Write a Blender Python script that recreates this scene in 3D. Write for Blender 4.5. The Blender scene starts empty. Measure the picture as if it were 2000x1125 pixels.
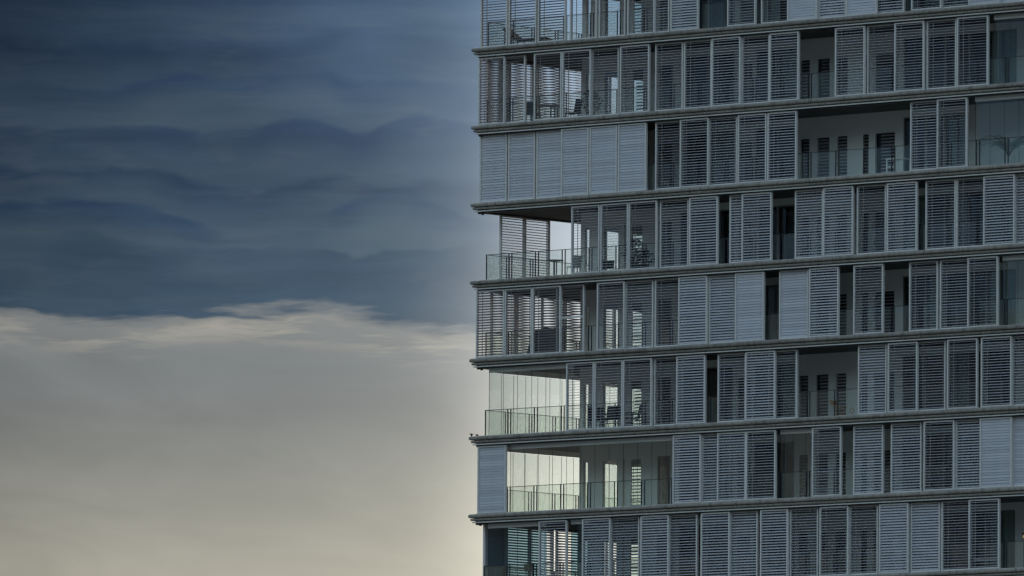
import bpy, math, random
from mathutils import Vector, Matrix

random.seed(7)
scene = bpy.context.scene
COL = scene.collection
R = math.radians

# ------------------------------------------------------------------ camera
PHI = R(41.897)        # angle between the facade and the picture plane
PITCH = R(4.7594)
ROLL = R(0.3956)
Z1 = 48.53             # underside of the shutter rail of the highest slab edge in view
fwd = Vector((-math.sin(PHI) * math.cos(PITCH), math.cos(PHI) * math.cos(PITCH), math.sin(PITCH)))
rgt0 = Vector((math.cos(PHI), math.sin(PHI), 0))
up0 = rgt0.cross(fwd)
rgt = math.cos(ROLL) * rgt0 + math.sin(ROLL) * up0
up = math.cos(ROLL) * up0 - math.sin(ROLL) * rgt0
cam_data = bpy.data.cameras.new("camera")
cam_data.sensor_width = 36.0
cam_data.lens = 23184.2 / 2000 * 36.0
cam_data.clip_start = 1.0
cam_data.clip_end = 20000
cam = bpy.data.objects.new("camera", cam_data)
COL.objects.link(cam)
m3 = Matrix((rgt, up, -fwd)).transposed()
cam.matrix_world = Matrix.Translation((305.075, -338.024, Z1 - 46.833)) @ m3.to_4x4()
scene.camera = cam

# ------------------------------------------------------------------ view
vs = scene.view_settings
vs.view_transform = 'Standard'
vs.look = 'None'
vs.gamma = 1.0
vs.use_curve_mapping = False
EXPOSURE = 2.3
vs.exposure = EXPOSURE
scene.cycles.sample_clamp_indirect = 1.0
scene.cycles.adaptive_threshold = 0.012
scene.cycles.max_bounces = 7
scene.cycles.diffuse_bounces = 3
scene.cycles.glossy_bounces = 3
scene.cycles.transparent_max_bounces = 24

# ------------------------------------------------------------------ sun and sky
SUN_AZ = 0.45          # degrees to the right of the camera's heading: low behind the tower
SUN_EL = 6.0
d = math.cos(R(SUN_EL)) * (math.cos(R(SUN_AZ)) * Vector((-math.sin(PHI), math.cos(PHI), 0)) + math.sin(R(SUN_AZ)) * rgt0)
d.z = math.sin(R(SUN_EL))                                   # direction towards the sun
sun_data = bpy.data.lights.new("sun", 'SUN')
sun_data.energy = 0.08
sun_data.angle = R(30)
sun_data.color = (1.0, 0.93, 0.82)
sun = bpy.data.objects.new("sun", sun_data)
COL.objects.link(sun)
sun.rotation_euler = (-d).to_track_quat('-Z', 'Y').to_euler()
sun.location = (0, 0, 120)

world = bpy.data.worlds.new("World")
scene.world = world
world.use_nodes = True
WT = world.node_tree
WT.nodes.clear()


class N:
    """short-hand for building node trees"""
    def __init__(s, tree):
        s.t = tree

    def node(s, kind, **kw):
        n = s.t.nodes.new(kind)
        for k, v in kw.items():
            setattr(n, k, v)
        return n

    def put(s, sock, v):
        if isinstance(v, bpy.types.NodeSocket):
            s.t.links.new(v, sock)
        elif v is not None:
            sock.default_value = v

    def m(s, op, a, b=None, c=None, clamp=False):
        n = s.node('ShaderNodeMath', operation=op, use_clamp=clamp)
        for i, v in enumerate((a, b, c)):
            s.put(n.inputs[i], v)
        return n.outputs[0]

    def dot(s, a, b):
        n = s.node('ShaderNodeVectorMath', operation='DOT_PRODUCT')
        s.put(n.inputs[0], a)
        s.put(n.inputs[1], b)
        return n.outputs['Value']

    def xyz(s, x, y, z=0.0):
        n = s.node('ShaderNodeCombineXYZ')
        for i, v in enumerate((x, y, z)):
            s.put(n.inputs[i], v)
        return n.outputs[0]

    def noise(s, vec, scale=1.0, detail=3.0, rough=0.5, dist=0.0):
        n = s.node('ShaderNodeTexNoise')
        s.put(n.inputs['Vector'], vec)
        n.inputs['Scale'].default_value = scale
        n.inputs['Detail'].default_value = detail
        n.inputs['Roughness'].default_value = rough
        n.inputs['Distortion'].default_value = dist
        return n.outputs['Fac']

    def mapr(s, v, a, b, c=0.0, d=1.0, smooth=True):
        n = s.node('ShaderNodeMapRange', interpolation_type='SMOOTHSTEP' if smooth else 'LINEAR', clamp=True)
        s.put(n.inputs[0], v)
        for i, q in zip((1, 2, 3, 4), (a, b, c, d)):
            s.put(n.inputs[i], q)
        return n.outputs[0]

    def ramp(s, v, stops, interp='EASE'):
        n = s.node('ShaderNodeValToRGB')
        cr = n.color_ramp
        cr.interpolation = interp
        while len(cr.elements) < len(stops):
            cr.elements.new(0.5)
        for e, (p, c) in zip(cr.elements, stops):
            e.position = p
            e.color = (*c, 1.0)
        s.put(n.inputs[0], v)
        return n.outputs[0]

    def mix(s, f, a, b, mode='MIX', clamp=False):
        n = s.node('ShaderNodeMix', data_type='RGBA', blend_type=mode, clamp_result=clamp)
        s.put(n.inputs[0], f)
        for i, v in ((6, a), (7, b)):
            if isinstance(v, tuple):
                v = (*v[:3], 1.0)
            s.put(n.inputs[i], v)
        return n.outputs[2]

    def gauss(s, v, c, sig):
        q = s.m('DIVIDE', s.m('SUBTRACT', v, c), sig)
        return s.m('EXPONENT', s.m('MULTIPLY', s.m('MULTIPLY', q, q), -0.5))


w = N(WT)
dirv = w.node('ShaderNodeTexCoord').outputs['Generated']
nrm = w.node('ShaderNodeVectorMath', operation='NORMALIZE')
w.put(nrm.inputs[0], dirv)
dirv = nrm.outputs[0]
sep = w.node('ShaderNodeSeparateXYZ')
w.put(sep.inputs[0], dirv)
DEG = 180 / math.pi
el = w.m('MULTIPLY', w.m('ARCSINE', sep.outputs[2]), DEG)                    # elevation in degrees
az = w.m('MULTIPLY', w.m('ARCTAN2', w.dot(dirv, tuple(rgt0)),
                         w.dot(dirv, (-math.sin(PHI), math.cos(PHI), 0.0))), DEG)  # bearing, 0 = towards the tower
# ---- the cloud deck: layers of flat billows, each with a dark crest that pales downwards
def curve_of(pts):
    """height in degrees as a smooth function of the bearing; pts = (bearing, elevation)"""
    n = w.node('ShaderNodeFloatCurve')
    c = n.mapping.curves[0]
    q = [((x + 2.6) / 5.2, (y - 4.0) / 3.0) for x, y in pts]
    c.points[0].location = (0.0, q[0][1])
    c.points[1].location = (1.0, q[-1][1])
    for x, y in q[1:-1]:
        c.points.new(x, y)
    n.mapping.update()
    w.put(n.inputs['Value'], w.mapr(az, -2.6, 2.6, 0.0, 1.0, False))
    return w.m('MULTIPLY_ADD', n.outputs[0], 3.0, 4.0)


n_mid = w.noise(w.xyz(w.m('MULTIPLY', az, 1.5), w.m('MULTIPLY', el, 3.2), 8.4), 1.0, 3.0, 0.55)
n_fine = w.noise(w.xyz(w.m('MULTIPLY', az, 3.0), w.m('MULTIPLY', el, 11.0), 5.5), 1.0, 3.0, 0.55, 0.3)
n_slow = w.noise(w.xyz(w.m('MULTIPLY', az, 0.9), w.m('MULTIPLY', el, 1.6), 3.1), 1.0, 2.0, 0.5)
rip = w.m('ADD', w.m('MULTIPLY', w.m('SUBTRACT', n_mid, 0.5), 0.20), w.m('MULTIPLY', w.m('SUBTRACT', n_fine, 0.5), 0.085))
elr = w.m('ADD', el, rip)
deck = w.ramp(w.mapr(elr, 5.85, 6.5, 0.0, 1.0, False), [(0.0, (0.052, 0.082, 0.125)), (0.35, (0.040, 0.070, 0.120)), (0.62, (0.012, 0.038, 0.088)), (1.0, (0.014, 0.040, 0.090))])


def px(x, y):
    return ((x - 1000) / 404.6, 4.76 - (y - 562) / 404.6)


#        crest line (as seen over the photograph's field), softness, depth of shade, dark tone, pale tone, least opacity
LAYERS = [
    ([(0, 95), (130, 84), (250, 92), (420, 88), (560, 84), (660, 62), (780, 60), (930, 92), (1400, 80), (2000, 90)], 0.040, 0.18, (0.027, 0.050, 0.090), (0.050, 0.077, 0.112), 0.05),
    ([(0, 172), (200, 170), (340, 150), (450, 165), (540, 148), (610, 140), (690, 175), (800, 168), (930, 180), (1500, 160), (2000, 175)], 0.034, 0.19, (0.024, 0.048, 0.095), (0.064, 0.091, 0.120), 0.10),
    ([(0, 242), (180, 252), (310, 246), (400, 254), (475, 250), (550, 236), (630, 244), (705, 263), (770, 238), (840, 231), (930, 238), (1500, 250), (2000, 240)], 0.016, 0.20, (0.024, 0.045, 0.090), (0.060, 0.087, 0.122), 0.50),
    ([(0, 312), (140, 338), (240, 334), (320, 336), (400, 358), (500, 362), (580, 352), (650, 338), (730, 352), (830, 352), (930, 350), (1500, 340), (2000, 350)], 0.030, 0.22, (0.022, 0.042, 0.080), (0.062, 0.090, 0.116), 0.20),
    ([(0, 400), (300, 420), (500, 445), (580, 434), (660, 402), (720, 376), (771, 368), (830, 380), (900, 412), (960, 425), (1500, 410), (2000, 400)], 0.022, 0.20, (0.024, 0.049, 0.092), (0.082, 0.111, 0.130), 0.15),
    ([(0, 456), (200, 462), (330, 472), (450, 476), (600, 480), (760, 482), (930, 478), (1500, 470), (2000, 480)], 0.018, 0.26, (0.040, 0.066, 0.092), (0.060, 0.088, 0.114), 0.55),
    ([(0, 545), (200, 560), (400, 548), (600, 560), (800, 545), (930, 552), (1500, 560), (2000, 550)], 0.050, 0.14, (0.048, 0.078, 0.106), (0.048, 0.078, 0.106), 0.20),
]
for i, (pts, soft, depth, dark, pale, opa) in enumerate(LAYERS):
    crest = curve_of([px(*q) for q in pts])
    dd = w.m('SUBTRACT', crest, elr if i != 2 else w.m('ADD', el, w.m('MULTIPLY', rip, 0.6)))
    op = w.mapr(w.noise(w.xyz(w.m('MULTIPLY', az, 1.5), w.m('MULTIPLY', el, 2.2), 3.7 * i + 0.4), 1.0, 1.0), 0.36, 0.60, opa * 0.7, 1.0)
    mask = w.m('MULTIPLY', w.mapr(dd, -soft, soft), op)
    tone = w.mix(w.mapr(dd, -0.01, depth), dark, pale)
    deck = w.mix(mask, deck, tone)
# long flat wisps over the folds
flat = w.noise(w.xyz(w.m('MULTIPLY', az, 0.38), w.m('MULTIPLY', w.m('ADD', el, w.m('MULTIPLY', rip, 0.4)), 5.5), 4.2), 1.0, 4.0, 0.58)
deck = w.mix(0.34, deck, w.ramp(flat, [(0.34, (0.024, 0.045, 0.082)), (0.52, (0.042, 0.068, 0.102)), (0.68, (0.074, 0.102, 0.130))]))
# broad unevenness, thin brown-grey veils
deck = w.mix(1.0, deck, w.mapr(n_slow, 0.3, 0.7, 0.84, 1.18, False), 'MULTIPLY')
deck = w.mix(w.mapr(n_fine, 0.50, 0.78, 0.0, 0.24), deck, (0.100, 0.118, 0.138))
deck = w.mix(1.0, deck, w.mapr(az, -3.2, -0.8, 0.74, 1.05), 'MULTIPLY')
sheen = w.noise(w.xyz(w.m('MULTIPLY', az, 0.45), w.m('MULTIPLY', elr, 10.0), 9.1), 1.0, 3.0, 0.6)
deck = w.mix(1.0, deck, w.mapr(sheen, 0.30, 0.70, 0.92, 1.10, False), 'MULTIPLY')
deck = w.mix(1.0, deck, w.m('SUBTRACT', 1.0, w.m('MULTIPLY', w.mapr(az, -2.7, -0.4, 0.58, 0.0), w.mapr(el, 5.3, 6.3))), 'MULTIPLY')
deck = w.mix(1.0, deck, (0.93, 1.0, 1.08), 'MULTIPLY')
deck = w.mix(1.0, deck, w.mapr(w.m('ABSOLUTE', az), 40.0, 140.0, 1.0, 3.2), 'MULTIPLY')     # away from the sunset the clouds are paler
# ---- the clear strip below the deck
strip = w.ramp(w.mapr(el, -1.0, 5.0, 0.0, 1.0, False),
               [(0.0, (0.36, 0.34, 0.28)), (0.69, (0.445, 0.422, 0.348)), (0.745, (0.372, 0.360, 0.306)),
                (0.82, (0.262, 0.267, 0.246)), (0.862, (0.214, 0.225, 0.222)), (0.90, (0.200, 0.216, 0.220)), (0.95, (0.240, 0.250, 0.250))], 'LINEAR')
veil = w.noise(w.xyz(w.m('MULTIPLY', az, 0.9), w.m('MULTIPLY', w.m('ADD', el, w.m('MULTIPLY', az, 0.12)), 2.6), 1.3), 1.0, 4.0, 0.55, 0.5)
strip = w.mix(1.0, strip, w.mapr(veil, 0.28, 0.72, 0.885, 1.115, False), 'MULTIPLY')
strip = w.mix(1.0, strip, w.mapr(az, -3.2, -0.8, 0.82, 1.03), 'MULTIPLY')
strip = w.mix(1.0, strip, w.mapr(w.m('ABSOLUTE', az), 15.0, 100.0, 1.0, 0.40), 'MULTIPLY')     # the lit strip lies under the sunset
# edge of the deck, with its lit wispy fringe
eline = curve_of([px(*q) for q in ((0, 622), (100, 628), (210, 636), (330, 618), (450, 607), (560, 608), (680, 612), (740, 632), (830, 646), (930, 652), (1500, 650), (2000, 640))])
wv = w.m('ADD', el, w.m('MULTIPLY', n_mid, 0.14))
wisp = w.noise(w.xyz(w.m('MULTIPLY', az, 1.7), w.m('MULTIPLY', wv, 15.0), 2.2), 1.0, 4.0, 0.6, 0.0)
ee = w.m('ADD', w.m('SUBTRACT', elr, eline), w.m('MULTIPLY', w.m('SUBTRACT', wisp, 0.5), 0.30))
above = w.mapr(ee, -0.065, 0.065)
low = w.mapr(w.m('SUBTRACT', el, eline), -0.23, -0.05)
fringe = w.m('MULTIPLY', low, w.mapr(wisp, 0.40, 0.60, 0.05, 1.0))
strip = w.mix(w.m('MULTIPLY', fringe, w.mapr(az, -2.6, -1.1, 0.42, 0.88)), strip, (0.395, 0.375, 0.325))
clouds = w.mix(above, strip, deck)
# ---- glow of the hidden sun behind the tower
ga = w.gauss(az, SUN_AZ, 0.36)
gel = w.ramp(w.mapr(el, 0.0, 9.0, 0.0, 1.0, False),
             [(0.0, (0.50, 0.46, 0.36)), (0.40, (0.74, 0.71, 0.61)), (0.47, (0.68, 0.66, 0.60)), (0.55, (0.46, 0.47, 0.47)),
              (0.68, (0.17, 0.235, 0.305)), (1.0, (0.0, 0.0, 0.0))], 'LINEAR')
glow = w.mix(1.0, gel, ga, 'MULTIPLY')
wide = w.ramp(w.mapr(el, 0.0, 9.0, 0.0, 1.0, False), [(0.0, (0.10, 0.09, 0.07)), (0.42, (0.13, 0.12, 0.092)), (0.49, (0.085, 0.085, 0.075)), (0.55, (0.075, 0.095, 0.110)), (0.68, (0.075, 0.110, 0.145)), (1.0, (0.0, 0.0, 0.0))], 'LINEAR')
glow = w.mix(1.0, glow, w.mix(1.0, wide, w.gauss(az, SUN_AZ, 0.75), 'MULTIPLY'), 'ADD')
clouds = w.mix(1.0, clouds, glow, 'ADD')
KE = 2 ** -EXPOSURE                                                # the cloud colours above are as the exposed picture shows them
clouds = w.mix(1.0, clouds, (KE, KE, KE), 'MULTIPLY')
# ---- open sky over the deck
sky = w.node('ShaderNodeTexSky', sky_type='NISHITA')
sky.sun_disc = False
sky.sun_elevation = R(SUN_EL)
sky.sun_rotation = math.atan2(d.x, d.y)
sky.altitude = 20
sky.air_density = 1.2
sky.dust_density = 2.5
sky.ozone_density = 1.0
NISHITA = 0.15
nish = w.mix(1.0, sky.outputs[0], (NISHITA, NISHITA, NISHITA), 'MULTIPLY')
high = w.noise(w.xyz(w.m('MULTIPLY', az, 0.03), w.m('MULTIPLY', el, 0.09), 7.0), 1.0, 2.0)
cover = w.m('MULTIPLY', w.mapr(el, 8.5, 22.0, 1.0, 0.08), w.mapr(high, 0.2, 0.7, 0.8, 1.0))
cover = w.mix(w.mapr(el, 7.0, 9.0), (1, 1, 1), cover)
final = w.mix(cover, nish, clouds)
bg = w.node('ShaderNodeBackground')
w.put(bg.inputs[0], final)
bg.inputs[1].default_value = 1.0
world.cycles.sampling_method = 'MANUAL'
world.cycles.sample_map_resolution = 512
out = w.node('ShaderNodeOutputWorld')
WT.links.new(bg.outputs[0], out.inputs[0])

# ------------------------------------------------------------------ materials
def material(name, base, rough=0.5, metallic=0.0, var=0.12, scale=3.0, stretch=(1, 1, 1), bump=0.0, streak=0.0, spec=0.5):
    m = bpy.data.materials.new(name)
    m.use_nodes = True
    t = N(m.node_tree)
    b = m.node_tree.nodes['Principled BSDF']
    tc = t.node('ShaderNodeTexCoord').outputs['Object']
    mp = t.node('ShaderNodeMapping')
    t.put(mp.inputs[0], tc)
    mp.inputs['Scale'].default_value = stretch
    n1 = t.noise(mp.outputs[0], scale, 5.0, 0.6)
    oi = t.node('ShaderNodeObjectInfo').outputs['Random']
    k = t.m('ADD', t.m('MULTIPLY', t.m('SUBTRACT', n1, 0.5), 2.2 * var), t.m('MULTIPLY', t.m('SUBTRACT', oi, 0.5), var * 0.7))
    k = t.m('ADD', k, 1.0)
    if streak:
        mp2 = t.node('ShaderNodeMapping')
        t.put(mp2.inputs[0], tc)
        mp2.inputs['Scale'].default_value = (6.0, 6.0, 0.6)
        s2 = t.noise(mp2.outputs[0], 1.3, 4.0, 0.65)
        k = t.m('MULTIPLY', k, t.mapr(s2, 0.42, 0.72, 1.0, 1.0 - streak))
    t.put(b.inputs['Base Color'], t.mix(1.0, base, k, 'MULTIPLY'))
    t.put(b.inputs['Roughness'], t.m('ADD', rough, t.m('MULTIPLY', t.m('SUBTRACT', n1, 0.5), 0.25), clamp=True))
    b.inputs['Metallic'].default_value = metallic
    b.inputs['Specular IOR Level'].default_value = spec
    if bump:
        bn = t.node('ShaderNodeBump')
        bn.inputs['Strength'].default_value = bump
        bn.inputs['Distance'].default_value = 0.01
        t.put(bn.inputs['Height'], n1)
        t.put(b.inputs['Normal'], bn.outputs[0])
    return m


def glass_material(name, tint, refl=0.9, rough=0.01, dirt_sheen=0.0, f0=0.04):
    m = bpy.data.materials.new(name)
    m.use_nodes = True
    t = N(m.node_tree)
    m.node_tree.nodes.clear()
    tr = t.node('ShaderNodeBsdfTransparent')
    tr.inputs[0].default_value = (*tint, 1)
    gl = t.node('ShaderNodeBsdfGlossy')
    gl.inputs['Roughness'].default_value = rough
    gl.inputs['Color'].default_value = (refl, refl, refl, 1)
    ge = t.node('ShaderNodeNewGeometry')
    cs = t.m('ABSOLUTE', t.dot(ge.outputs['Incoming'], ge.outputs['Normal']))
    fr = t.m('ADD', t.m('MULTIPLY', t.m('POWER', t.m('SUBTRACT', 1.0, cs, clamp=True), 5.0), 1.0 - f0), f0)
    mx = t.node('ShaderNodeMixShader')
    t.put(mx.inputs[0], fr)
    t.put(mx.inputs[1], tr.outputs[0])
    t.put(mx.inputs[2], gl.outputs[0])
    last = mx.outputs[0]
    if dirt_sheen:  # pale diffuse film: grime, and on the balustrades a painted-in sky reflection
        df = t.node('ShaderNodeBsdfDiffuse')
        df.inputs[0].default_value = (0.55, 0.60, 0.58, 1)
        tc = t.node('ShaderNodeTexCoord').outputs['Object']
        nz = t.mapr(t.noise(tc, 1.2, 4.0, 0.6), 0.3, 0.75, dirt_sheen * 0.4, dirt_sheen)
        m2 = t.node('ShaderNodeMixShader')
        t.put(m2.inputs[0], nz)
        t.put(m2.inputs[1], last)
        t.put(m2.inputs[2], df.outputs[0])
        last = m2.outputs[0]
    o = t.node('ShaderNodeOutputMaterial')
    t.put(o.inputs[0], last)
    return m


M = {
    'fascia': material('weathered_concrete_edge', (0.235, 0.203, 0.185), 0.75, 0, 0.40, 1.0, (0.5, 0.5, 3.0), 0.2, 0.5),
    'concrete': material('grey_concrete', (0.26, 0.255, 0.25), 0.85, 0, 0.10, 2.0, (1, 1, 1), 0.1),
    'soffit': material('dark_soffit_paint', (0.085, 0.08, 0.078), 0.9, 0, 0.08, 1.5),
    'frame': material('anodised_frame', (0.54, 0.51, 0.505), 0.55, 0.05, 0.10, 4.0, spec=0.3),
    'slat': material('grey_louvre_slat', (0.43, 0.42, 0.465), 0.72, 0.0, 0.30, 2.0, (0.4, 1, 5), spec=0.15),
    'rail': material('track_rail', (0.55, 0.52, 0.51), 0.5, 0.05, 0.06, 3.0),
    'dark': material('dark_steel', (0.035, 0.037, 0.048), 0.5, 0.4, 0.1, 5.0),
    'wall': material('painted_wall', (0.74, 0.745, 0.76), 0.85, 0, 0.06, 1.0, (1, 1, 1), 0.05),
    'door': material('door_frame_paint', (0.74, 0.75, 0.74), 0.5, 0, 0.05, 2.0),
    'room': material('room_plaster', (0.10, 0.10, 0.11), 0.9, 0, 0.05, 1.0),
    'deckfloor': material('loggia_floor', (0.32, 0.31, 0.30), 0.7, 0, 0.1, 3.0),
    'glass': glass_material('clear_glass', (0.974, 0.992, 0.987), 0.95, 0.01, 0.012, 0.08),
    'rail_glass': glass_material('green_balustrade_glass', (0.950, 0.972, 0.956), 0.95, 0.02, 0.040, 0.055),  # film made stronger to paint in the pale reflected sky
    'tinted_glass': glass_material('dark_teal_glass', (0.55, 0.70, 0.77), 0.95, 0.01, 0.0),
    'win_glass': glass_material('window_glass', (0.84, 0.90, 0.88), 0.95, 0.01, 0.0),
    'black': material('black_fabric', (0.018, 0.018, 0.022), 0.9, 0, 0.2, 8.0),
    'white': material('white_lacquer', (0.72, 0.73, 0.72), 0.4, 0, 0.05, 3.0),
    'wood': material('orange_wood', (0.42, 0.20, 0.075), 0.6, 0, 0.2, 6.0, (1, 1, 8)),
    'brown': material('brown_board', (0.30, 0.19, 0.08), 0.8, 0, 0.15, 5.0),
    'leaf': material('dark_leaf', (0.035, 0.060, 0.030), 0.6, 0, 0.35, 6.0),
    'palm': material('palm_leaf', (0.060, 0.105, 0.060), 0.55, 0, 0.3, 6.0),
    'pot': material('terracotta_dark', (0.10, 0.085, 0.075), 0.8, 0, 0.15, 5.0),
    'ground': material('ground_mixed', (0.075, 0.078, 0.065), 0.95, 0, 0.3, 0.02),
    'window_frame': material('grey_window_frame', (0.20, 0.205, 0.21), 0.5, 0.1, 0.08, 3.0),
    'curtain': material('pale_curtain', (0.42, 0.45, 0.46), 0.95, 0, 0.08, 3.0, (12, 12, 0.3)),
}
lampm = bpy.data.materials.new('lit_bulb')
lampm.use_nodes = True
lampm.node_tree.nodes['Principled BSDF'].inputs['Emission Color'].default_value = (1.0, 0.66, 0.22, 1)
lampm.node_tree.nodes['Principled BSDF'].inputs['Emission Strength'].default_value = 0.05
lampm.node_tree.nodes['Principled BSDF'].inputs['Base Color'].default_value = (0.55, 0.32, 0.05, 1)
M['bulb'] = lampm


# ------------------------------------------------------------------ mesh helpers
class MB:
    def __init__(s):
        s.v, s.f = [], []

    def add(s, vs, fs):
        n = len(s.v)
        s.v += [tuple(q) for q in vs]
        s.f += [tuple(i + n for i in f) for f in fs]
        return s

    def box(s, x0, x1, y0, y1, z0, z1):
        return s.add([(x0, y0, z0), (x1, y0, z0), (x1, y1, z0), (x0, y1, z0), (x0, y0, z1), (x1, y0, z1), (x1, y1, z1), (x0, y1, z1)],
                     [(0, 3, 2, 1), (4, 5, 6, 7), (0, 1, 5, 4), (1, 2, 6, 5), (2, 3, 7, 6), (3, 0, 4, 7)])

    def tube(s, a, b, r0, r1=None, n=8):
        a, b = Vector(a), Vector(b)
        r1 = r0 if r1 is None else r1
        ax = (b - a).normalized()
        u = ax.orthogonal().normalized()
        v = ax.cross(u)
        vs, fs = [], []
        for p, r in ((a, r0), (b, r1)):
            for i in range(n):
                t = 2 * math.pi * i / n
                vs.append(p + r * (math.cos(t) * u + math.sin(t) * v))
        for i in range(n):
            j = (i + 1) % n
            fs.append((i, j, n + j, n + i))
        fs += [tuple(range(n - 1, -1, -1)), tuple(range(n, 2 * n))]
        return s.add(vs, fs)

    def prism(s, prof, x0, x1):
        """profile of (y, z) points, counter-clockwise seen from +x, swept along x"""
        n = len(prof)
        vs = [(x0, y, z) for y, z in prof] + [(x1, y, z) for y, z in prof]
        fs = [(i, (i + 1) % n, n + (i + 1) % n, n + i) for i in range(n)]
        fs += [tuple(range(n - 1, -1, -1)), tuple(range(n, 2 * n))]
        return s.add(vs, fs)

    def lathe(s, prof, c=(0, 0), n=14):
        m = len(prof)
        vs, fs = [], []
        for r, z in prof:
            for i in range(n):
                t = 2 * math.pi * i / n
                vs.append((c[0] + r * math.cos(t), c[1] + r * math.sin(t), z))
        for k in range(m - 1):
            for i in range(n):
                j = (i + 1) % n
                fs.append((k * n + i, k * n + j, (k + 1) * n + j, (k + 1) * n + i))
        fs += [tuple(range(n - 1, -1, -1)), tuple((m - 1) * n + i for i in range(n))]
        return s.add(vs, fs)

    def mesh(s, name, mat):
        me = bpy.data.meshes.new(name)
        me.from_pydata(s.v, [], s.f)
        me.materials.append(mat)
        me.update()
        return me

    def build(s, name, mat, parent=None, smooth=False):
        me = s.mesh(name, mat)
        if smooth:
            me.polygons.foreach_set('use_smooth', [True] * len(me.polygons))
        return link(name, me, parent)


def link(name, data, parent=None, loc=(0, 0, 0), rot=None):
    o = bpy.data.objects.new(name, data)
    COL.objects.link(o)
    o.parent = parent
    o.location = loc
    if rot:
        o.rotation_euler = rot
    return o


def thing(name, label, cat, loc=(0, 0, 0), rz=0.0, group=None):
    o = link(name, None, None, loc, (0, 0, rz))
    o.empty_display_size = 0.3
    o['label'], o['category'] = label, cat
    if group:
        o['group'] = group
    return o


def tag(o, label, cat, group=None):
    o['label'], o['category'] = label, cat
    if group:
        o['group'] = group
    return o


# ------------------------------------------------------------------ ground
g = MB().add([(-6000, -6000, 0), (6000, -6000, 0), (6000, 6000, 0), (-6000, 6000, 0)], [(0, 1, 2, 3)]).build('ground', M['ground'])
g['kind'] = 'structure'
g['label'] = 'open ground far below the apartment tower'

# ------------------------------------------------------------------ the tower
STOREY = 3.0
XE, YE = 34.0, 14.0          # far ends of the long face and of the side face
CX, CY = 2.80, 2.85          # corner of the recessed inner walls (the loggias run around it)
SOFF = 0.02                  # soffit above the rail underside
TOP = 0.335                  # floor level above the rail underside of the slab edge
SH_T, SH_B = -0.05, -STOREY + TOP + 0.03


def zband(b):
    return Z1 - STOREY * (b - 1)


tower = thing('apartment_tower', 'tall grey apartment tower with bands of sliding louvred shutters and glass balconies', 'building')
NB = 9                       # slab edges 0..8, storeys 0..7 between them


def sweep(prof, zb, lap=0.0):
    """closed profile of (outward offset, height) carried round the corner of the slab, mitred"""
    mb = MB()
    n = len(prof)
    vs = []
    for o, z in prof:
        vs += [(-o, YE, zb + z), (-o, -o, zb + z), (XE, -o, zb + z)]
    fs = []
    for i in range(n):
        j = (i + 1) % n
        for k in (0, 1):
            fs.append((3 * i + k, 3 * i + k + 1, 3 * j + k + 1, 3 * j + k))
    fs.append(tuple(3 * i for i in range(n)))
    fs.append(tuple(3 * i + 2 for i in range(n - 1, -1, -1)))
    return mb.add(vs, fs)


UP_PROF = [(0.003, 0.185), (0.145, 0.185), (0.180, 0.200), (0.195, 0.228), (0.197, 0.270), (0.185, 0.305), (0.160, 0.327), (0.120, 0.338), (0.003, 0.338)]
LO_PROF = [(0.003, 0.078), (0.105, 0.078), (0.128, 0.090), (0.138, 0.115), (0.136, 0.145), (0.118, 0.163), (0.003, 0.163)]
RAIL_PROF = [(0.035, 0.0), (0.088, 0.0), (0.088, 0.040), (0.035, 0.040)]
for b in range(NB):
    zb = zband(b)
    s = MB().box(0, XE, 0, YE, zb + SOFF + 0.012, zb + TOP - 0.012).build('floor_slab', M['concrete'], tower)
    sweep(UP_PROF, zb).build('edge_moulding', M['fascia'], s)
    sweep(LO_PROF, zb).build('lower_edge_moulding', M['fascia'], s)
    sweep(RAIL_PROF, zb).build('shutter_rail', M['rail'], s)
    # joints between the edge units
    jx = 1.1 + 0.37 * (b % 3)
    while jx < XE:
        MB().prism([(-o - (0.0015 if o > 0.01 else 0), zb + z) for o, z in UP_PROF], jx, jx + 0.014).build('joint', M['dark'], s)
        jx += 2.8
    # rail hangers
    h = MB()
    x = 0.5
    while x < XE:
        h.box(x, x + 0.04, -0.07, -0.003, zb + 0.041, zb + 0.077)
        x += 1.4
    h.build('rail_bracket', M['dark'], s)['kind'] = 'stuff'
    # soffit board and floor finish
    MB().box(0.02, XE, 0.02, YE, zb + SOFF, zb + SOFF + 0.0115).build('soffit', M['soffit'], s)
    MB().box(0.01, XE, 0.01, YE, zb + TOP - 0.0115, zb + TOP).build('floor_finish', M['deckfloor'], s)
    # the two guide channels under the soffit and the sill channel on the floor
    MB().box(0.30, XE, 0.012, 0.232, zb - 0.045, zb + SOFF - 0.003).build('shutter_track', M['dark'], s)
    MB().box(0.012, 0.232, 0.012, YE, zb - 0.046, zb + SOFF - 0.004).build('shutter_track', M['dark'], s)
    MB().box(0.0, XE, 0.02, 0.235, zb + TOP + 0.0005, zb + TOP + 0.026).build('sill_channel', M['rail'], s)
    MB().box(0.02, 0.235, 0.24, YE, zb + TOP + 0.0005, zb + TOP + 0.025).build('sill_channel', M['rail'], s)
    # cleaning-cradle studs at the corner
    for dx, dy in ((0.0, 0.45), (0.0, 1.15)):
        MB().tube((-0.13 + dx, -0.05 + dy, zb + 0.33), (-0.13 + dx, -0.05 + dy, zb + 0.385), 0.022, 0.016, 6).build('corner_stud', M['dark'], s)
    MB().box(-0.06, 0.10, 0.10, 0.16, zb - 0.07, zb - 0.002).box(-0.05, 0.06, 0.28, 0.33, zb - 0.09, zb - 0.002).build('rail_end_stop', M['dark'], s)

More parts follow.
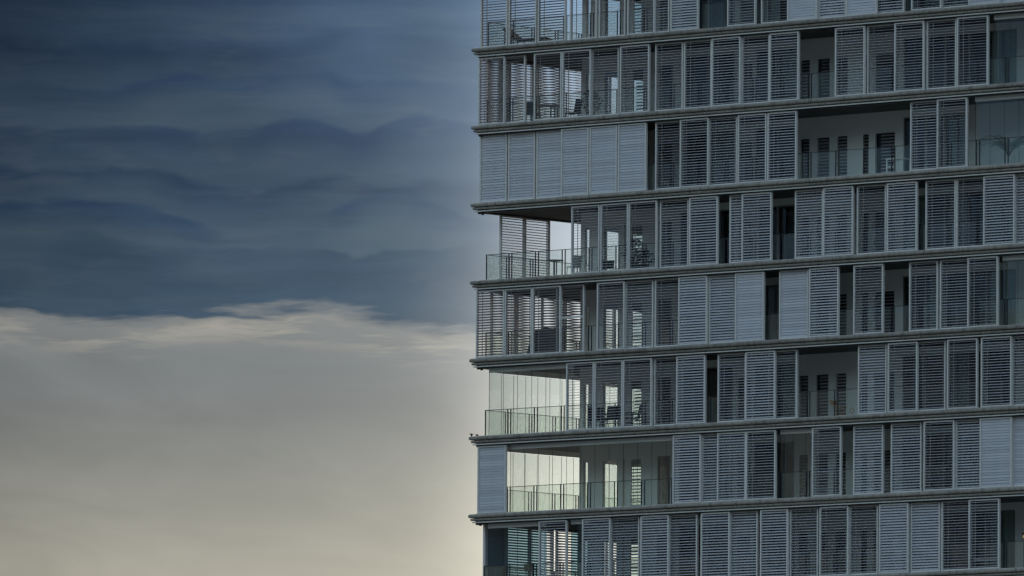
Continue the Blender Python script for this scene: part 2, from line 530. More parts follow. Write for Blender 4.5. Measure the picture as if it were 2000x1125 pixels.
# storeys below and above the picture: plain walls between slabs, to the ground and to the roof
zlow = zband(NB - 1)
lo = MB().box(0.25, XE - 0.1, 0.25, YE - 0.1, 0.0, zlow + SOFF - 0.003)
lo.build('lower_storeys', M['wall'], tower)
i = 1
while zlow - STOREY * i > 2:
    sweep(UP_PROF, zlow - STOREY * i).build('edge_moulding', M['fascia'], tower)
    i += 1
MB().box(0.25, XE - 0.1, 0.25, YE - 0.1, zband(0) + TOP + 0.03, zband(0) + 2 * STOREY).build('upper_storeys', M['wall'], tower)
MB().box(-0.25, XE + 0.1, -0.25, YE + 0.1, zband(0) + 2 * STOREY + 0.003, zband(0) + 2 * STOREY + 0.4).build('roof', M['fascia'], tower)

# ------------------------------------------------------------------ inner walls, doors and windows
# openings of the long inner wall: x0, x1, head height above the floor, kind (g glass, d louvred door, w dark window, c curtained)
OPEN = [(2.98, 3.28, 2.12, 'g'), (3.95, 4.79, 2.12, 'g'), (5.00, 5.17, 2.12, 'g'), (5.36, 6.02, 2.12, 'd'), (6.80, 7.45, 2.12, 'w'),
        (7.92, 9.24, 2.4, 'w'), (9.27, 10.58, 2.4, 'w'), (10.75, 11.55, 2.0, 'd'), (11.70, 12.78, 2.4, 'w'), (12.81, 13.66, 2.4, 'w'),
        (13.83, 14.42, 1.95, 'd'), (14.67, 15.41, 1.95, 'd'), (15.66, 16.30, 1.95, 'd'),
        (16.93, 17.36, 1.95, 'd'), (17.54, 18.65, 1.95, 'd'), (19.02, 20.10, 2.4, 'w'), (20.13, 21.02, 2.4, 'w'), (21.05, 22.20, 2.4, 'c'), (22.23, 23.07, 2.4, 'w'),
        (23.10, 24.50, 2.4, 'c'), (28.2, 29.2, 2.0, 'w'), (30.5, 31.5, 2.0, 'w')]
WEST = [(3.05, 4.10, 2.12), (4.18, 5.30, 2.12), (5.38, 6.50, 2.12), (6.58, 7.45, 2.12)]    # glazed doors of the short inner wall
WT_ = 0.16


def slat_profile(chord, thick, tilt):
    """lens section centred on 0; outer (-y) edge lower for a positive tilt"""
    c, s = math.cos(tilt), math.sin(tilt)
    pts = [(-chord / 2, 0.0), (-chord * 0.22, -thick * 0.45), (chord * 0.22, -thick * 0.45), (chord / 2, 0.0), (chord * 0.2, thick * 0.55), (-chord * 0.2, thick * 0.55)]
    return [(y * c - z * s, y * s + z * c) for y, z in pts]


def louvre_door(x0, x1, z0, z1, y, parent, k):
    """frame, slatted leaf and the dark glass behind it"""
    dr = MB()
    f = 0.07
    dr.box(x0, x0 + f, y - 0.03, y + 0.05, z0, z1).box(x1 - f, x1, y - 0.03, y + 0.05, z0, z1)
    dr.box(x0 + f, x1 - f, y - 0.028, y + 0.048, z1 - f, z1).box(x0 + f, x1 - f, y - 0.028, y + 0.048, z0, z0 + 0.10)
    dr = dr.build('balcony_door', M['door'], parent)
    MB().box(x0 + f, x1 - f, y + 0.075, y + 0.085, z0 + 0.1, z1 - f).build('pane', M['win_glass'], dr)
    prof = slat_profile(0.10, 0.012, R(34 + 5 * (k % 3)))
    sl = MB()
    share = 1.0 if k % 4 else 0.72
    xa = x0 + f + (x1 - x0 - 2 * f) * (1 - share)
    z = z0 + 0.16
    while z < z1 - f - 0.05:
        sl.prism([(y + 0.01 + a, z + b) for a, b in prof], xa, x1 - f)
        z += 0.125
    q = sl.build('louvre_slats', M['slat'], dr)
    q['kind'] = 'stuff'


for k in range(8):
    zf = zband(k + 1) + TOP
    zc = zband(k) + SOFF - 0.003
    wl = MB()
    x = CX
    opens = [q for q in OPEN if not (k == 2 and 22.0 < q[0] < 27.0)]
    for (a, b, h, kind) in opens:
        wl.box(x, a, CY, CY + WT_, zf + 0.001, zc)
        wl.box(a, b, CY + 0.002, CY + WT_ - 0.002, zf + h, zc)
        x = b
    wl.box(x, XE - 0.2, CY, CY + WT_, zf + 0.001, zc)
    iw = wl.build('inner_wall', M['wall'], tower)
    ww = MB()
    y = CY + WT_ + 0.002
    for (a, b, h) in WEST:
        if a > y:
            ww.box(CX, CX + WT_, y, a, zf + 0.001, zc)
        ww.box(CX + 0.002, CX + WT_ - 0.002, max(a, y), b, zf + h, zc)
        y = b
    ww.box(CX, CX + WT_, y, YE - 0.2, zf + 0.001, zc)
    iww = ww.build('side_inner_wall', M['wall'], tower)
    for n, (a, b, h, kind) in enumerate(opens):
        if kind == 'd':
            louvre_door(a, b, zf + 0.002, zf + h, CY + 0.03, tower, n + k)
            continue
        fr = MB()
        t = 0.05 if b - a > 0.4 else 0.03
        y0, y1 = CY - 0.015, CY + 0.09
        fr.box(a, a + t, y0, y1, zf + 0.002, zf + h).box(b - t, b, y0, y1, zf + 0.002, zf + h)
        fr.box(a + t, b - t, y0 + 0.002, y1 - 0.002, zf + h - t, zf + h).box(a + t, b - t, y0 + 0.002, y1 - 0.002, zf + 0.002, zf + 0.06)
        if b - a > 1.0:
            c = (a + b) / 2
            fr.box(c - t / 2, c + t / 2, y0 + 0.002, y1 - 0.002, zf + 0.06, zf + h - t)
        w_ = fr.build('balcony_window', M['door' if kind == 'g' else 'window_frame'], tower)
        MB().box(a + t, b - t, CY + 0.03, CY + 0.042, zf + 0.06, zf + h - t).build('pane', M['glass' if kind == 'g' else 'win_glass'], w_)
        if (kind == 'c' and (n + k) % 3) or (kind == 'w' and (n * 3 + k * 5) % 4 == 0 and a > 8):
            cu = MB()
            q, pts = a + 0.06, []
            while q < b - 0.06:
                pts.append((q, CY + 0.14 + 0.02 * math.sin(q * 38)))
                q += 0.045
            for (xa, ya), (xb, yb) in zip(pts, pts[1:]):
                cu.add([(xa, ya, zf + 0.03), (xb, yb, zf + 0.03), (xb, yb, zf + h - 0.02), (xa, ya, zf + h - 0.02),
                        (xa, ya + .006, zf + 0.03), (xb, yb + .006, zf + 0.03), (xb, yb + .006, zf + h - 0.02), (xa, ya + .006, zf + h - 0.02)],
                       [(0, 1, 2, 3), (7, 6, 5, 4), (0, 3, 7, 4), (1, 5, 6, 2)])
            cu.build('curtain', M['curtain'], w_)
    for (a, b, h) in WEST:
        fr = MB()
        t = 0.05
        fr.box(CX - 0.01, CX + 0.08, a, a + t, zf + 0.002, zf + h).box(CX - 0.01, CX + 0.08, b - t, b, zf + 0.002, zf + h)
        fr.box(CX - 0.008, CX + 0.078, a + t, b - t, zf + h - t, zf + h).box(CX - 0.008, CX + 0.078, a + t, b - t, zf + 0.002, zf + 0.05)
        w_ = fr.build('side_window', M['door'], tower)
        MB().box(CX + 0.03, CX + 0.042, a + t, b - t, zf + 0.05, zf + h - t).build('pane', M['glass'], w_)
    # room partitions and back wall
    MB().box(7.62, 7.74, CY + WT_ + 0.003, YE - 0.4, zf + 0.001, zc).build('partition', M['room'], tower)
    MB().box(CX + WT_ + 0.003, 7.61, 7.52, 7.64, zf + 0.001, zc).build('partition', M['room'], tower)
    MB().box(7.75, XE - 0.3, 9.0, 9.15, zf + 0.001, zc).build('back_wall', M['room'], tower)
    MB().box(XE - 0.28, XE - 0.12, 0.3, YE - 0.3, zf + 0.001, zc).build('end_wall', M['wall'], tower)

# ------------------------------------------------------------------ glass balustrades
GH = 1.00
IN = 0.258                   # inset of the balustrade from the outer shutter plane
pane_cache = {}


def box_mesh(key, name, dims, mat):
    if key not in pane_cache:
        pane_cache[key] = MB().box(*dims).mesh(name, M[mat])
    return pane_cache[key]


POSTS = [IN + 0.04] + [1.489 + 1.371 * n for n in range(0, 24)]
for k in range(8):
    zf = zband(k + 1) + TOP + 0.001
    ba = link('glass_balustrade', None, tower, (0, 0, 0))
    MB().box(IN - 0.02, XE - 0.3, IN - 0.022, IN + 0.022, zf + GH + 0.003, zf + GH + 0.022).build('handrail', M['dark'], ba)
    MB().box(IN - 0.022, IN + 0.022, IN + 0.024, YE - 0.3, zf + GH + 0.003, zf + GH + 0.022).build('handrail', M['dark'], ba)
    pm = box_mesh('post', 'post', (-0.013, 0.013, -0.022, 0.022, 0.0, GH + 0.002), 'dark')
    link('post', pm, ba, (IN, IN, zf))
    for n, c in enumerate(POSTS[1:]):
        if c > XE - 0.6:
            break
        for dx in (-0.075, 0.075):
            link('post', pm, ba, (c + dx, IN, zf))
            if c < YE - 0.6:
                link('post', pm, ba, (IN, c + dx, zf), (0, 0, math.pi / 2))
    prev = IN + 0.04
    for n, c in enumerate(POSTS[1:]):
        if c > XE - 0.6:
            break
        a, b_ = prev, c - 0.10
        wdt = round(b_ - a, 3)
        gm = box_mesh(('g', wdt), 'pane', (0, wdt, -0.005, 0.005, 0.05, GH), 'rail_glass')
        link('pane', gm, ba, (a, IN, zf))
        if c < YE - 0.6:
            link('pane', gm, ba, (IN, a, zf), (0, 0, math.pi / 2))
        prev = c + 0.10

# ------------------------------------------------------------------ frameless folding glass screens
# storey, start, end, face (F long face, S side face)
SCREENS = [(0, 11.10, 12.75, 'F'), (1, 25.50, 33.0, 'F'), (2, 24.60, 33.0, 'F'), (4, 25.95, 33.0, 'F'), (5, 0.38, 4.75, 'F'), (5, 0.38, 9.5, 'S'),
           (6, 1.50, 10.15, 'F'), (6, 0.38, 9.5, 'S'), (6, 15.15, 17.0, 'F'), (7, 0.38, 3.4, 'F'), (7, 4.65, 5.6, 'F')]
SY = 0.335
for (k, a, b, face) in SCREENS:
    zf = zband(k + 1) + TOP
    zc = zband(k) + SOFF
    sc = link('glass_screen', None, tower, (0, 0, 0))
    if face == 'F':
        MB().box(a, b, SY - 0.03, SY + 0.03, zc - 0.20, zc - 0.003).build('header', M['wall'], sc)
        MB().box(a, b, SY - 0.034, SY + 0.034, zc - 0.228, zc - 0.203).build('head_track', M['rail'], sc)
    else:
        MB().box(SY - 0.03, SY + 0.03, max(a, SY + 0.05), b, zc - 0.20, zc - 0.003).build('header', M['wall'], sc)
    n = max(1, round((b - a) / 0.715))
    wd = (b - a) / n
    me = box_mesh(('s', round(wd, 4), k == 7), 'pane', (0.004, wd - 0.004, -0.005, 0.005, 0.03, zc - 0.23 - zf), 'tinted_glass' if k == 7 else 'glass')
    em = box_mesh('seam', 'pane_edge', (-0.0035, 0.0035, -0.008, 0.008, 0.03, zc - 0.23 - zf), 'dark')
    for i in range(n):
        if face == 'F':
            link('pane', me, sc, (a + i * wd, SY, zf))
            link('pane_edge', em, sc, (a + i * wd, SY, zf))
        else:
            link('pane', me, sc, (SY, a + i * wd, zf), (0, 0, math.pi / 2))
            link('pane_edge', em, sc, (SY, a + i * wd, zf), (0, 0, math.pi / 2))

# ------------------------------------------------------------------ sliding louvred shutters
# per storey from the top: start, end along the long face, track (F outer, B inner), slat setting
SHUTTERS = [
    [(-0.04, 1.34, 'B', 'v'), (1.42, 2.85, 'B', 'v'), (3.03, 4.45, 'F', 'v'), (4.58, 5.94, 'B', 'o'), (6.05, 7.40, 'B', 'o'), (7.61, 8.99, 'F', 'o'), (8.21, 9.63, 'B', 'h'), (9.79, 11.18, 'F', 'n'), (12.64, 14.05, 'F', 'o'), (14.23, 15.65, 'B', 'o'), (15.63, 17.10, 'F', 'c'), (17.07, 18.43, 'B', 'n'), (18.54, 20.04, 'F', 'c'), (19.85, 21.27, 'B', 'H'), (21.72, 23.18, 'F', 'o'), (23.11, 24.53, 'B', 'h'), (24.50, 26.00, 'F', 'c'), (25.93, 27.38, 'B', 'c')],
    [(-0.01, 1.34, 'F', 'u'), (0.87, 2.29, 'B', 'v'), (2.85, 4.27, 'F', 'v'), (4.30, 5.76, 'F', 'q'), (5.71, 7.09, 'B', 'q'), (7.25, 8.73, 'F', 'q'), (8.93, 10.33, 'B', 'q'), (10.38, 11.77, 'B', 'h'), (11.87, 13.31, 'F', 'h'), (13.28, 14.66, 'B', 'h'), (14.76, 16.21, 'F', 'h'), (18.00, 19.46, 'F', 'q'), (19.48, 20.90, 'B', 'q'), (20.91, 22.35, 'F', 'q'), (22.38, 23.82, 'B', 'h'), (23.94, 25.45, 'F', 'q')],
    [(-0.03, 1.37, 'B', 'c'), (1.45, 2.82, 'B', 'c'), (2.90, 4.32, 'B', 'c'), (4.27, 5.68, 'F', 'c'), (5.73, 7.12, 'F', 'c'), (7.17, 8.60, 'F', 'c'), (8.96, 10.38, 'B', 'q'), (10.30, 11.74, 'F', 'h'), (11.66, 13.07, 'B', 'h'), (13.20, 14.63, 'F', 'h'), (14.68, 16.12, 'F', 'h'), (21.60, 23.02, 'B', 'h'), (22.99, 24.45, 'F', 'q')],
    [(4.82, 6.26, 'F', 'o'), (6.31, 7.71, 'F', 'o'), (7.74, 9.16, 'F', 'o'), (9.21, 10.66, 'B', 'h'), (10.79, 12.22, 'F', 'H'), (12.71, 14.13, 'B', 'H'), (13.42, 14.90, 'F', 'H'), (15.96, 17.35, 'B', 'H'), (17.46, 18.92, 'F', 'H'), (19.01, 20.44, 'B', 'o'), (20.57, 22.04, 'F', 'H'), (22.36, 23.82, 'B', 'h'), (23.85, 25.27, 'B', 'o'), (25.25, 26.75, 'F', 'H'), (26.68, 28.10, 'B', 'H')],
    [(-0.05, 1.40, 'F', 'u'), (1.43, 2.83, 'F', 'u'), (2.85, 4.30, 'F', 'u'), (3.97, 5.39, 'B', 'u'), (6.15, 7.55, 'F', 'q'), (7.50, 8.90, 'B', 'h'), (8.98, 10.40, 'B', 'q'), (10.27, 11.71, 'F', 'n'), (11.70, 13.12, 'B', 'n'), (13.11, 14.54, 'F', 'c'), (15.20, 16.64, 'B', 'c'), (16.77, 18.23, 'F', 'H'), (18.96, 20.41, 'F', 'q'), (21.58, 22.97, 'B', 'q'), (23.07, 24.49, 'B', 'h'), (24.50, 25.96, 'F', 'q')],
    [(4.61, 6.02, 'F', 'o'), (6.05, 7.48, 'F', 'o'), (7.50, 8.95, 'F', 'o'), (8.97, 10.39, 'B', 'q'), (10.19, 11.63, 'F', 'H'), (12.16, 13.57, 'B', 'h'), (13.64, 15.12, 'F', 'H'), (14.68, 16.10, 'B', 'o'), (19.10, 20.50, 'B', 'H'), (20.65, 22.09, 'F', 'q'), (21.94, 23.36, 'B', 'h'), (23.53, 24.99, 'F', 'o'), (25.16, 26.63, 'F', 'h'), (26.56, 28.00, 'B', 'h')],
    [(0.08, 1.54, 'F', 'c'), (10.03, 11.44, 'F', 'H'), (11.39, 12.81, 'B', 'H'), (12.26, 13.69, 'F', 'H'), (13.69, 15.16, 'F', 'q'), (16.96, 18.39, 'F', 'q'), (18.89, 20.34, 'B', 'H'), (20.72, 22.21, 'B', 'H'), (22.41, 23.89, 'F', 'q'), (23.87, 25.29, 'B', 'H'), (25.12, 26.65, 'F', 'c'), (26.60, 28.01, 'B', 'c')],
    [(3.25, 4.69, 'F', 'h'), (5.47, 6.90, 'F', 'H'), (6.82, 8.27, 'B', 'h'), (8.43, 9.85, 'F', 'H'), (9.77, 11.18, 'B', 'h'), (11.46, 12.90, 'F', 'H'), (12.82, 14.19, 'B', 'H'), (14.42, 15.79, 'F', 'H'), (15.79, 17.18, 'B', 'h'), (17.35, 18.76, 'F', 'q'), (18.71, 20.11, 'B', 'q'), (20.26, 21.68, 'F', 'n'), (21.70, 23.12, 'B', 'n'), (23.19, 24.61, 'B', 'q'), (24.60, 26.07, 'F', 'q')],
]
SIDE = [  # the same on the side face: storey, start, end, track, setting
    (1, 0.30, 1.55, 'B', 'h'), (1, 1.58, 2.98, 'B', 'o'), (1, 3.20, 4.62, 'B', 'o'), (1, 4.66, 6.08, 'F', 'o'), (1, 6.1, 7.5, 'B', 'o'),
    (2, 0.30, 1.70, 'B', 'c'), (2, 1.75, 3.15, 'B', 'c'), (2, 3.2, 4.6, 'B', 'c'),
    (3, 1.12, 2.58, 'B', 'o'), (3, 2.62, 4.10, 'F', 'o'),
    (4, 0.62, 2.04, 'B', 'o'), (4, 2.10, 3.02, 'B', 'o'), (4, 3.55, 4.97, 'B', 'o'), (4, 5.00, 6.42, 'F', 'q'), (4, 6.45, 7.85, 'B', 'q'),
    (7, 0.30, 1.55, 'B', 'c'), (7, 1.58, 3.00, 'B', 'h'), (7, 3.02, 4.44, 'F', 'h'), (7, 4.48, 5.90, 'B', 'h'), (7, 5.93, 7.35, 'F', 'h'), (7, 7.4, 8.8, 'B', 'h')]
TILT = {'u': -20, 'v': -12, 'o': 12, 'q': 14, 'h': 19.5, 'H': 31, 'n': 48, 'c': 78}
STILE, RAILH, DEPTH = 0.062, 0.050, 0.095
HH = SH_T - SH_B
NS = 24
PITCH_S = (HH - 2 * RAILH) / NS
slat_cache, frame_cache = {}, {}
single = {(2, i) for i in range(6)} | {(4, 9), (4, 10), (4, 7), (6, 0), (6, 10), (6, 11)}    # shutters whose slats show largest


def frame_mesh(wd):
    key = round(wd, 2)
    if key not in frame_cache:
        mb = MB()
        e = 0.006
        mb.box(0, STILE, 0, DEPTH, 0, HH).box(wd - STILE, wd, 0, DEPTH, 0, HH)
        mb.box(STILE, wd - STILE, 0.002, DEPTH - 0.002, 0, RAILH).box(STILE, wd - STILE, 0.002, DEPTH - 0.002, HH - RAILH, HH)
        frame_cache[key] = mb.mesh('frame', M['frame'])
    return frame_cache[key]


def shutter(k, a, b, track, kind, face, idx):
    zb = zband(k) + SH_B
    wd = round(b - a, 2)
    off = 0.0 if track == 'F' else 0.122
    off += 0.012
    root = link('louvred_shutter', None, tower, (a, off, zb) if face == 'F' else (off, b, zb),
                (0, 0, 0) if face == 'F' else (0, 0, -math.pi / 2))
    link('frame', frame_mesh(wd), root)
    if kind == 'c':
        root['label'] = 'louvred shutter with its slats shut flat'
    rnd = random.Random(k * 100 + idx * 7 + (500 if face == 'S' else 0))
    tilt = TILT[kind] + rnd.uniform(-2.6, 2.6)
    if face == 'S':
        tilt = {'o': -28, 'q': -30, 'h': -42, 'H': -42, 'c': 80}[kind]
    tkey = round(tilt, 1)
    prof = slat_profile(0.116, 0.012, R(tkey))
    yc = DEPTH / 2
    lo_, hi = STILE, wd - STILE
    if face == 'F' and (k, idx) in single:
        key = (tkey, wd)
        if key not in slat_cache:
            slat_cache[key] = MB().prism(prof, lo_ + 0.003, hi - 0.003).mesh('slat', M['slat'])
        for i in range(NS):
            link('slat', slat_cache[key], root, (0, yc, RAILH + PITCH_S * (i + 0.5)))
    else:
        mb = MB()
        for i in range(NS):
            z = RAILH + PITCH_S * (i + 0.5)
            p = prof
            dt = rnd.gauss(0, 0.5)
            if rnd.random() < 0.02:
                dt += rnd.uniform(-6, 9)
            p = slat_profile(0.116, 0.012, R(tkey + dt))
            mb.prism([(y + yc, q + z) for y, q in p], lo_ + 0.003, hi - 0.003)
        s = mb.build('slats', M['slat'], root)
        s['kind'] = 'stuff'
    if kind != 'c':
        # tilt rod at the inner side of the slats
        MB().box(lo_ + 0.16, lo_ + 0.185, yc + 0.062, yc + 0.078, RAILH, HH - RAILH).build('tilt_rod', M['frame'], root)
    return root


for k, row in enumerate(SHUTTERS):
    for i, (a, b, t, kind) in enumerate(row):
        shutter(k, a, b, t, kind, 'F', i)
for i, (k, a, b, t, kind) in enumerate(SIDE):
    shutter(k, a, b, t, kind, 'S', i)
# cross rails in two shutters
def cross_rail(k, a, b, z):
    MB().box(a + 0.065, b - 0.065, 0.125, 0.145, zband(k) + z, zband(k) + z + 0.075).build('cross_rail', M['frame'], tower)
cross_rail(4, 3.97, 5.39, -1.32)
cross_rail(7, 24.70, 26.0, -2.30)


# ------------------------------------------------------------------ things on the balconies
def zfloor(k):
    return zband(k + 1) + TOP + 0.001


# dark recliner on the top balcony
t = thing('lounge_chair', 'black reclining lounge chair behind the open shutters of the topmost corner balcony', 'chair', (0.75, 0.95, zfloor(0)), R(12))
MB().prism([(-0.30, 0.28), (0.30, 0.28), (0.30, 0.36), (-0.30, 0.36)], 0.45, 1.75).build('seat', M['black'], t)
bk = MB()
bk.add([(0.5, -0.30, 0.34), (0.5, 0.30, 0.34), (-0.08, 0.30, 0.80), (-0.08, -0.30, 0.80), (0.44, -0.30, 0.26), (0.44, 0.30, 0.26), (-0.16, 0.30, 0.74), (-0.16, -0.30, 0.74)],
       [(0, 1, 2, 3), (7, 6, 5, 4), (0, 3, 7, 4), (1, 5, 6, 2), (3, 2, 6, 7), (0, 4, 5, 1)])
bk.build('backrest', M['black'], t)
for x, y in ((0.5, -0.26), (0.5, 0.26), (1.65, -0.26), (1.65, 0.26), (-0.06, -0.26), (-0.06, 0.26)):
    MB().box(x - 0.02, x + 0.02, y - 0.02, y + 0.02, 0, 0.30 if x > 0 else 0.74).build('leg', M['dark'], t)


def table(loc, r, h, label, mat, square=None, rz=0):
    t = thing('balcony_table', label, 'table', loc, rz)
    if square:
        sx, sy = square
        MB().box(-sx, sx, -sy, sy, h - 0.035, h).build('table_top', M[mat], t)
        for x in (-sx + 0.04, sx - 0.04):
            for y in (-sy + 0.04, sy - 0.04):
                MB().box(x - 0.022, x + 0.022, y - 0.022, y + 0.022, 0, h - 0.036).build('leg', M[mat], t)
        MB().box(-sx + 0.065, sx - 0.065, -sy + 0.02, -sy + 0.05, h * 0.45, h * 0.45 + 0.04).build('stretcher', M[mat], t)
    else:
        MB().lathe([(r, h - 0.03), (r, h)], n=18).build('table_top', M[mat], t)
        MB().tube((0, 0, 0.02), (0, 0, h - 0.031), 0.03).build('pedestal', M[mat], t)
        MB().lathe([(r * 0.6, 0.0), (r * 0.55, 0.02), (0.04, 0.035)], n=14).build('base', M[mat], t)
    return t


def chair(loc, rz, label, mat, seat_h=0.45, back_h=0.85, wd=0.22):
    t = thing('balcony_chair', label, 'chair', loc, rz)
    MB().box(-wd, wd, -wd, wd, seat_h - 0.04, seat_h).build('seat', M[mat], t)
    MB().add([(-wd, wd - .03, seat_h), (wd, wd - .03, seat_h), (wd, wd + .07, back_h), (-wd, wd + .07, back_h),
              (-wd, wd, seat_h), (wd, wd, seat_h), (wd, wd + .10, back_h), (-wd, wd + .10, back_h)],
             [(0, 1, 2, 3), (7, 6, 5, 4), (0, 3, 7, 4), (1, 5, 6, 2), (3, 2, 6, 7)]).build('backrest', M[mat], t)
    for x in (-wd + .03, wd - .03):
        for y in (-wd + .03, wd - .03):
            MB().tube((x, y, seat_h - .041), (x * 1.15, y * 1.15, 0), 0.016, 0.013, 6).build('leg', M['dark'], t)
    return t


def plant(loc, label, pot_r, pot_h, pot_mat, kind, height, n, leaf_mat, seed):
    rnd = random.Random(seed)
    t = thing('potted_plant', label, 'plant', loc)
    MB().lathe([(pot_r * 0.75, 0), (pot_r, pot_h), (pot_r * 0.9, pot_h), (pot_r * 0.85, pot_h - 0.04)], n=16).build('pot', M[pot_mat], t)
    lf = MB()
    if kind == 'palm':
        for i in range(n):
            a = rnd.uniform(0, 2 * math.pi)
            L = height * rnd.uniform(0.65, 1.0)
            p = Vector((0, 0, pot_h - 0.03))
            dirn = Vector((math.cos(a) * 0.35, math.sin(a) * 0.35, 1)).normalized()
            prev = p
            for q in range(1, 9):
                dirn = (dirn + Vector((math.cos(a) * 0.13, math.sin(a) * 0.13, -0.17 * q / 5))).normalized()
                nxt = prev + dirn * L / 8
                lf.tube(prev, nxt, 0.008, 0.006, 4)
                if q > 2:
                    for sgn in (-1, 1):
                        side = dirn.cross(Vector((0, 0, 1))).normalized() * sgn
                        tip = nxt + side * 0.26 * (1 - abs(q - 5) / 7) + dirn * 0.12 - Vector((0, 0, 0.07))
                        lf.add([nxt, nxt + dirn * 0.035, tip], [(0, 1, 2)])
                        lf.add([prev.lerp(nxt, .5), prev.lerp(nxt, .5) + dirn * 0.035, tip - dirn * 0.07], [(0, 1, 2)])
                prev = nxt
    else:
        for i in range(n):
            a, r = rnd.uniform(0, 2 * math.pi), rnd.random() ** 0.6
            h = rnd.uniform(0, 1)
            rad = pot_r * 1.9 * (0.4 + math.sin(math.pi * min(1, h * 0.9 + 0.08)))
            c = Vector((math.cos(a) * r * rad, math.sin(a) * r * rad, pot_h + (height - pot_h) * h))
            u = Vector((rnd.gauss(0, 1), rnd.gauss(0, 1), rnd.gauss(0, 0.6))).normalized()
            v = u.cross(Vector((rnd.gauss(0, 1), rnd.gauss(0, 1), rnd.gauss(0, 1)))).normalized()
            s_ = rnd.uniform(0.035, 0.075)
            lf.add([c - u * s_, c + v * s_ * 0.45, c + u * s_, c - v * s_ * 0.45], [(0, 1, 2, 3)])
    lf.build('leaves', M[leaf_mat], t)
    MB().tube((0, 0, pot_h - 0.03), (0.02, 0.01, height * 0.6), 0.02, 0.01, 6).build('stem', M['pot'], t)
    return t


# storey 1: dining set behind the open corner shutters, and a dark shrub
table((2.55, 1.35, zfloor(1)), 0.42, 0.74, 'round dark table behind the second storey corner shutters', 'dark')
chair((1.75, 1.25, zfloor(1)), R(70), 'dark high-backed chair at the corner end of the dark round table', 'black', 0.45, 0.95)
chair((3.30, 1.75, zfloor(1)), R(-80), 'dark high-backed chair on the inner side of the dark round table', 'black', 0.45, 0.95)
plant((4.95, 0.95, zfloor(1)), 'dark leafy shrub in a pot behind the open slats under the top slab', 0.17, 0.34, 'pot', 'bush', 1.15, 420, 'leaf', 3)
# storey 2: white table and palm
table((20.55, 0.72, zfloor(2)), 0, 0.60, 'low white table in the wide open balcony with louvred doors', 'white', (0.42, 0.26))
plant((25.62, 1.05, zfloor(2)), 'arching palm in a white pot behind the glass screen', 0.26, 0.40, 'white', 'palm', 1.75, 17, 'palm', 5)
# storey 3: open corner with table, wire chair, low chair, shrubs
table((3.05, 1.05, zfloor(3)), 0.36, 0.72, 'small round grey table standing on the open corner balcony', 'dark')
chair((3.95, 1.15, zfloor(3)), R(-100), 'light folding chair between the round table and the open shutters', 'door', 0.44, 0.84, 0.2)
chair((5.75, 0.95, zfloor(3)), R(30), 'low dark armchair behind the open slats beside the open corner', 'black', 0.30, 0.60, 0.28)
plant((7.25, 0.90, zfloor(3)), 'tall dark bushy plant in a pot behind the third set of open slats', 0.20, 0.42, 'pot', 'bush', 1.30, 560, 'leaf', 11)
plant((7.00, 1.75, zfloor(3)), 'lower dark bushy plant close to the inner wall of the open corner storey', 0.20, 0.36, 'pot', 'bush', 0.95, 380, 'leaf', 12)
# storey 4: covered furniture
t = thing('covered_chairs', 'dark fabric cover over stacked chairs behind the lower open corner shutters', 'cover', (2.55, 0.95, zfloor(4)), R(10))
prof = [(-0.52, 0.0), (0.62, 0.0), (0.60, 0.35), (0.52, 1.05), (0.34, 1.12), (-0.10, 0.98), (-0.36, 0.45)]
cv_ = MB()
nn = len(prof)
vsx = []
for yy, sc_ in ((-0.42, 0.86), (-0.38, 1.0), (0.38, 1.0), (0.42, 0.86)):
    vsx += [(x * sc_ + 0.03 * math.sin(5 * z + yy * 9), yy, z * (1 if sc_ == 1 else 0.96)) for x, z in prof]
fsx = []
for q in range(3):
    for i in range(nn):
        j = (i + 1) % nn
        fsx.append((q * nn + i, q * nn + j, (q + 1) * nn + j, (q + 1) * nn + i))
fsx += [tuple(range(nn - 1, -1, -1)), tuple(3 * nn + i for i in range(nn))]
cv_.add(vsx, fsx).build('cover', M['black'], t)
MB().box(-0.54, 0.60, -0.44, 0.44, 0.02, 0.05).build('tie_cord', M['dark'], t)
# storey 5: dining furniture inside the corner, orange wooden folding chair and a toy bicycle in the open bay
for i, (x, y, rz, lab) in enumerate(((5.15, 1.30, 60, 'black high-backed chair nearest the corner glass, behind the slats'),
                                     (5.95, 1.05, 15, 'black high-backed chair in the middle of the row behind the slats'),
                                     (6.75, 1.35, -40, 'black high-backed chair at the inner end of the row behind the slats'))):
    chair((x, y, zfloor(5)), R(rz), lab, 'black', 0.50, 1.02, 0.30)
table((5.95, 1.85, zfloor(5)), 0, 0.74, 'long dark dining table behind the row of black chairs', 'dark', (0.80, 0.42))
t = thing('folding_chair', 'orange wooden folding chair leaning in the open bay with louvred doors', 'chair', (17.62, 0.85, zfloor(5)), R(5))
for dy in (-0.18, 0.18):
    MB().tube((-0.30, dy, 0.66), (0.10, dy, 0.0), 0.018, 0.018, 6).build('rear_leg', M['wood'], t)
    MB().tube((0.14, dy, 0.40), (-0.16, dy, 0.0), 0.016, 0.016, 6).build('front_leg', M['wood'], t)
MB().box(-0.16, 0.16, -0.20, 0.20, 0.385, 0.405).build('seat', M['wood'], t)
MB().box(-0.31, -0.27, -0.20, 0.20, 0.52, 0.66).build('backrest', M['wood'], t)
t = thing('toy_hoop_stand', 'small orange wooden hoop stand beside the folding chair', 'toy', (18.30, 0.75, zfloor(5)))
hp = MB()
for i in range(10):
    a0, a1 = 2 * math.pi * i / 10, 2 * math.pi * (i + 1) / 10
    hp.tube((0.09 * math.cos(a0), 0, 0.26 + 0.09 * math.sin(a0)), (0.09 * math.cos(a1), 0, 0.26 + 0.09 * math.sin(a1)), 0.014, 0.014, 5)
hp.build('hoop', M['wood'], t)
MB().tube((0, 0, 0.02), (0, 0, 0.165), 0.014, 0.014, 6).build('stem', M['wood'], t)
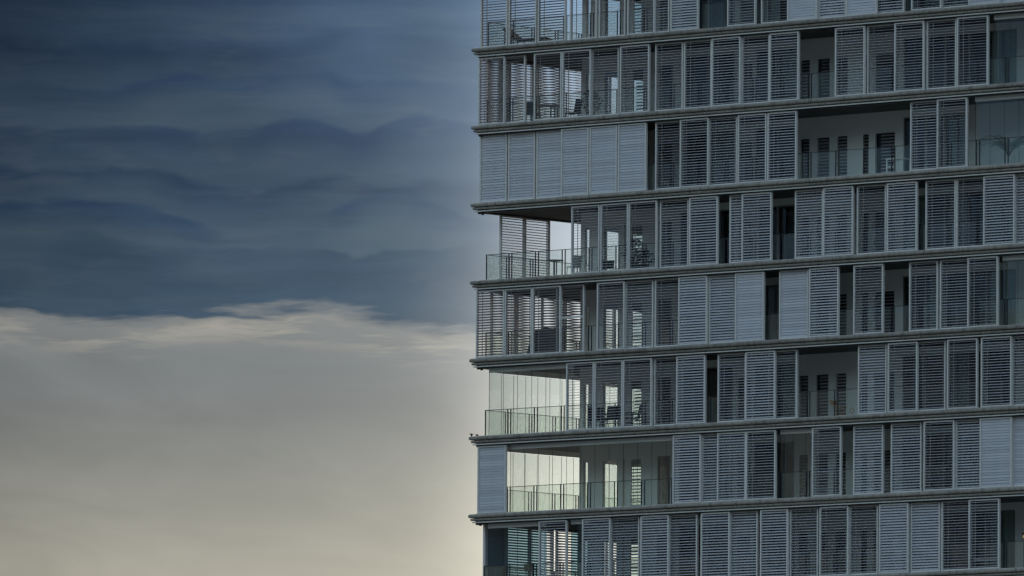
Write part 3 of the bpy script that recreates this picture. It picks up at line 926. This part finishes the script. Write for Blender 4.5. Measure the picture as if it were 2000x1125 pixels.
MB().box(-0.09, 0.09, -0.06, 0.06, 0, 0.02).build('base', M['wood'], t)
# weeds rooted on the slab corners
rnd = random.Random(21)
for k, x, y, h, lab in ((6, -0.15, -0.09, 0.17, 'tiny dark weed at the very tip of the slab corner below the glass balcony'),
                        (6, -0.09, 0.16, 0.15, 'tiny dark weed just behind the tip of the slab corner below the glass balcony')):
    t = thing('weed', lab, 'weed', (x, y, zband(k) + 0.325), 0, 'weeds growing on the slab corner')
    lf = MB()
    for i in range(9):
        a = i * 2.4
        tip = Vector((0.09 * math.cos(a), 0.09 * math.sin(a), h * (0.6 + 0.4 * ((i * 37) % 10) / 10)))
        c = tip * 0.55 + Vector((0, 0, 0.02))
        sd = Vector((-math.sin(a), math.cos(a), 0)) * 0.022
        lf.add([Vector((0, 0, 0)), c + sd, tip, c - sd], [(0, 1, 2, 3)])
    lf.build('leaves', M['leaf'], t)
    MB().tube((0, 0, 0), (0, 0, h * 0.8), 0.008, 0.004, 5).build('stem', M['leaf'], t)
# bottom storey: brown box on the rail ledge, lit lamp at the far right
t = thing('storage_box', 'small brown cardboard box on a stool behind the dark glass of the lowest corner', 'box', (1.95, 0.95, zfloor(7)))
MB().box(-0.16, 0.16, -0.12, 0.12, 0.86, 1.06).build('carton', M['brown'], t)
MB().box(-0.17, 0.17, -0.02, 0.02, 1.0605, 1.064).build('tape', M['door'], t)
t2 = thing('bar_stool', 'dark bar stool carrying the brown cardboard box', 'stool', (1.95, 0.95, zfloor(7)))
MB().lathe([(0.18, 0.82), (0.18, 0.858)], n=14).build('seat', M['dark'], t2)
for i in range(4):
    a = math.pi / 4 + i * math.pi / 2
    MB().tube((0.12 * math.cos(a), 0.12 * math.sin(a), 0.82), (0.19 * math.cos(a), 0.19 * math.sin(a), 0), 0.014, 0.014, 6).build('leg', M['dark'], t2)
t = thing('table_lamp', 'small lit yellow lamp on the dark balcony at the lower right edge', 'lamp', (26.45, 1.0, zfloor(7)))
MB().lathe([(0.12, 0), (0.12, 0.03), (0.02, 0.05), (0.02, 1.18)], n=12).build('stand', M['dark'], t)
MB().lathe([(0.02, 1.181), (0.035, 1.21), (0.035, 1.26), (0.015, 1.31)], n=12).build('bulb', M['bulb'], t, True)
MB().lathe([(0.10, 1.315), (0.05, 1.38)], n=12).build('lamp_shade', M['dark'], t)
